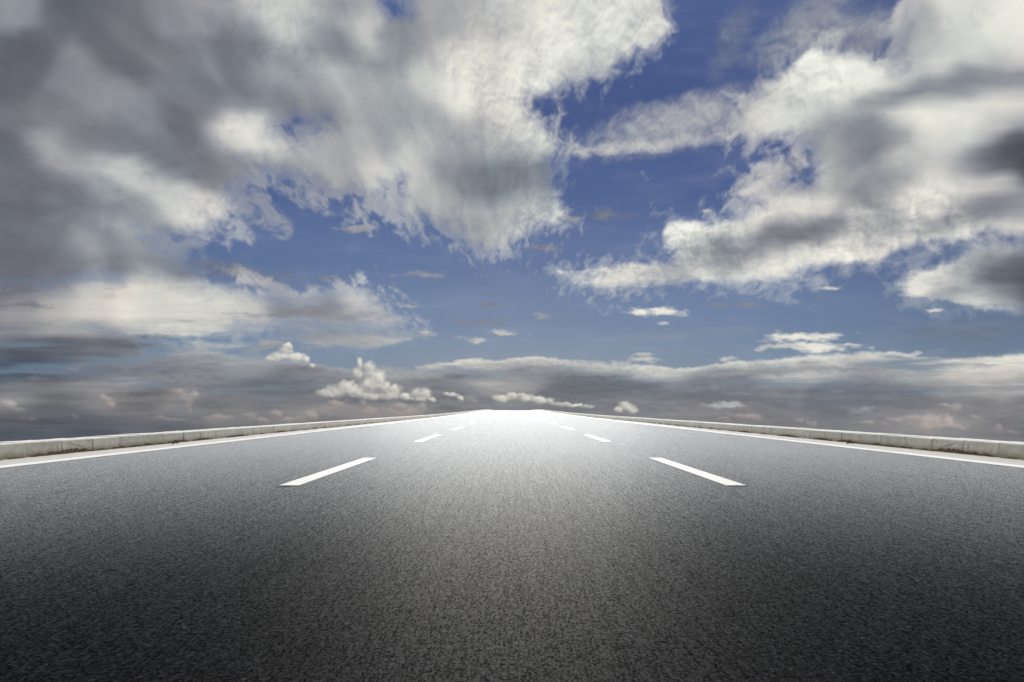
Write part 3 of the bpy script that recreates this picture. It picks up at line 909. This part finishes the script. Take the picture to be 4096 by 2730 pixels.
FIRST = 9.10 - 2 * PITCH
N_ST = 99
kerbs = {}
for s in (-1, 1):
    rnd = random.Random(11)             # both sides of the road were cast alike
    side = 'left' if s < 0 else 'right'
    root = bpy.data.objects.new("kerb", None)
    COL.objects.link(root)
    root.location = (s * K_X, 0, 0)
    root['label'] = ("weathered pale concrete block kerb with mossy foot, along the %s edge of the road" % side)
    root['category'] = "kerb"
    root['kind'] = 'thing'
    root['group'] = "concrete kerbs along the road"
    kerbs[s] = root
    for k in range(N_ST):
        y = FIRST + k * PITCH
        bm = bmesh.new()
        block_bm(bm, s, -PITCH / 2, PITCH, 0.0, rnd)
        for v in bm.verts:
            v.co.x -= s * K_X
        o = link("kerb_stone", done(bm, "kerb_stone"), M_KERB, root)
        o.location = (s * rnd.uniform(-0.004, 0.004), y + PITCH / 2, prof(y + PITCH / 2) + rnd.uniform(-0.003, 0.004))
        o.rotation_euler = (rnd.uniform(-0.004, 0.004), rnd.uniform(-0.006, 0.006), rnd.uniform(-0.005, 0.005))
    bm = bmesh.new()
    y = FIRST - 60 * PITCH
    while y < 330:
        if y < FIRST - 0.01 or y > FIRST + N_ST * PITCH - 0.01:
            block_bm(bm, s, y, PITCH, prof(y + PITCH / 2) + rnd.uniform(-0.003, 0.004), rnd)
        y += PITCH
    for v in bm.verts:
        v.co.x -= s * K_X
    link("kerb_run", done(bm, "kerb_run"), M_KERB, root, kind='stuff')

    # cracks in the faces of the blocks
    def crack(pts, w):
        v, f = [], []
        for i, (y, z) in enumerate(pts):
            tp = w * (0.5 if i in (0, len(pts) - 1) else 1.0)
            a = pts[max(i - 1, 0)]
            b = pts[min(i + 1, len(pts) - 1)]
            ny, nz = -(b[1] - a[1]), (b[0] - a[0])
            L = math.hypot(ny, nz)
            ny, nz = ny / L * tp, nz / L * tp
            xx = s * (0.002 + 0.010 * max(z, 0) / 0.18 - 0.004)
            v += [(xx, y + ny, z + nz), (xx, y - ny, z - nz)]
        for i in range(len(pts) - 1):
            q4 = (2 * i, 2 * i + 2, 2 * i + 3, 2 * i + 1)
            f.append(q4 if s > 0 else q4[::-1])
        link("crack", mesh("crack", v, f), M_CRACK, root)

    crack([(9.955, 0.182), (10.0, 0.160), (10.04, 0.145), (10.08, 0.128), (10.14, 0.120), (10.22, 0.105), (10.31, 0.086)], 0.0035)
    crack([(9.70, 0.178), (9.715, 0.150), (9.70, 0.118), (9.712, 0.08)], 0.004)
    crack([(10.40, 0.182), (10.43, 0.165), (10.44, 0.140)], 0.003)
    crack([(11.22, 0.185), (11.24, 0.15), (11.21, 0.11), (11.235, 0.07), (11.22, 0.03)], 0.005)
    crack([(10.42, 0.176), (10.52, 0.180)], 0.004)

    # dead moss and dirt gathered along the foot of the kerb
    rnd2 = random.Random(5)
    v, f = [], []

    def clump(y, x, h, w, lean):
        i = len(v)
        z0 = prof(y) + 0.006
        v.extend([(x, y - w, z0), (x - s * 0.006, y + w, z0), (x + s * 0.004, y + lean + w * 0.3, z0 + h), (x + s * 0.002, y + lean - w * 0.3, z0 + h * 0.92)])
        f.append((i, i + 1, i + 2, i + 3))

    patches = [(8.3, 8.62, .030), (8.70, 9.0, .028), (9.14, 9.48, .055), (9.42, 9.80, .070), (9.62, 10.54, .088), (10.60, 10.82, .050), (10.86, 10.90, .040), (10.98, 11.42, .055), (11.42, 11.95, .050),
               (11.98, 12.32, .070), (12.30, 12.70, .045), (12.73, 13.6, .075)]
    y = 13.75
    while y < 60:
        L = rnd2.uniform(0.25, 1.3)
        patches.append((y, y + L, rnd2.uniform(0.03, 0.075)))
        y += L + rnd2.uniform(0.05, 0.9)
    for ya, yb, hh in patches:
        n = int((yb - ya) * (700 if ya < 16 else 350 if ya < 30 else 90))
        for _ in range(n):
            t_ = rnd2.random()
            y = ya + (yb - ya) * t_
            env = (0.25 + 0.75 * math.sin(math.pi * min(1, t_ * 1.02)) ** 0.6) * (0.55 + 0.45 * math.sin(y * 23.0 + 1.7 * math.sin(y * 7)) ** 2)
            h_ = 0.85 * hh * env * rnd2.uniform(0.5, 1.1)
            clump(y, s * (K_X - rnd2.uniform(0.002, 0.05) * (1 if h_ < 0.02 else 0.45)), h_, rnd2.uniform(0.010, 0.026), rnd2.uniform(0.0, 0.03))
    link("moss", mesh("moss", v, f), M_MOSS, kind='stuff')

# small loose things on the road
def leaf(name, x, y, ln, rot, label):
    bm = bmesh.new()
    n = 9
    top, bot = [], []
    for i in range(n):
        t_ = i / (n - 1)
        w = 0.30 * math.sin(math.pi * t_) ** 0.8 + 0.01
        up = 0.10 * math.sin(math.pi * t_) + 0.05 * t_
        row = [bm.verts.new(((t_ - 0.5) * ln, q_ * w * ln * 0.5, (up + 0.10 * abs(q_)) * ln)) for q_ in (-1, 0, 1)]
        top.append(row)
    for a, b in zip(top[:-1], top[1:]):
        bm.faces.new((a[0], b[0], b[1], a[1]))
        bm.faces.new((a[1], b[1], b[2], a[2]))
    bmesh.ops.solidify(bm, geom=bm.faces[:], thickness=0.0015)
    o = link(name, done(bm, name), M_LEAF, label=label, category="leaf", group="dry leaves in the gutters")
    o.location = (x, y, prof(y) + 0.012)
    o.rotation_euler = (0, 0, rot)


leaf("dry_leaf", -6.15, 12.45, 0.16, 1.2, "curled brown dry leaf lying in the pale gutter by the left kerb")
leaf("dry_leaf", 6.15, 12.45, 0.16, -1.2, "curled brown dry leaf lying in the pale gutter by the right kerb")

bpy.context.view_layer.update()
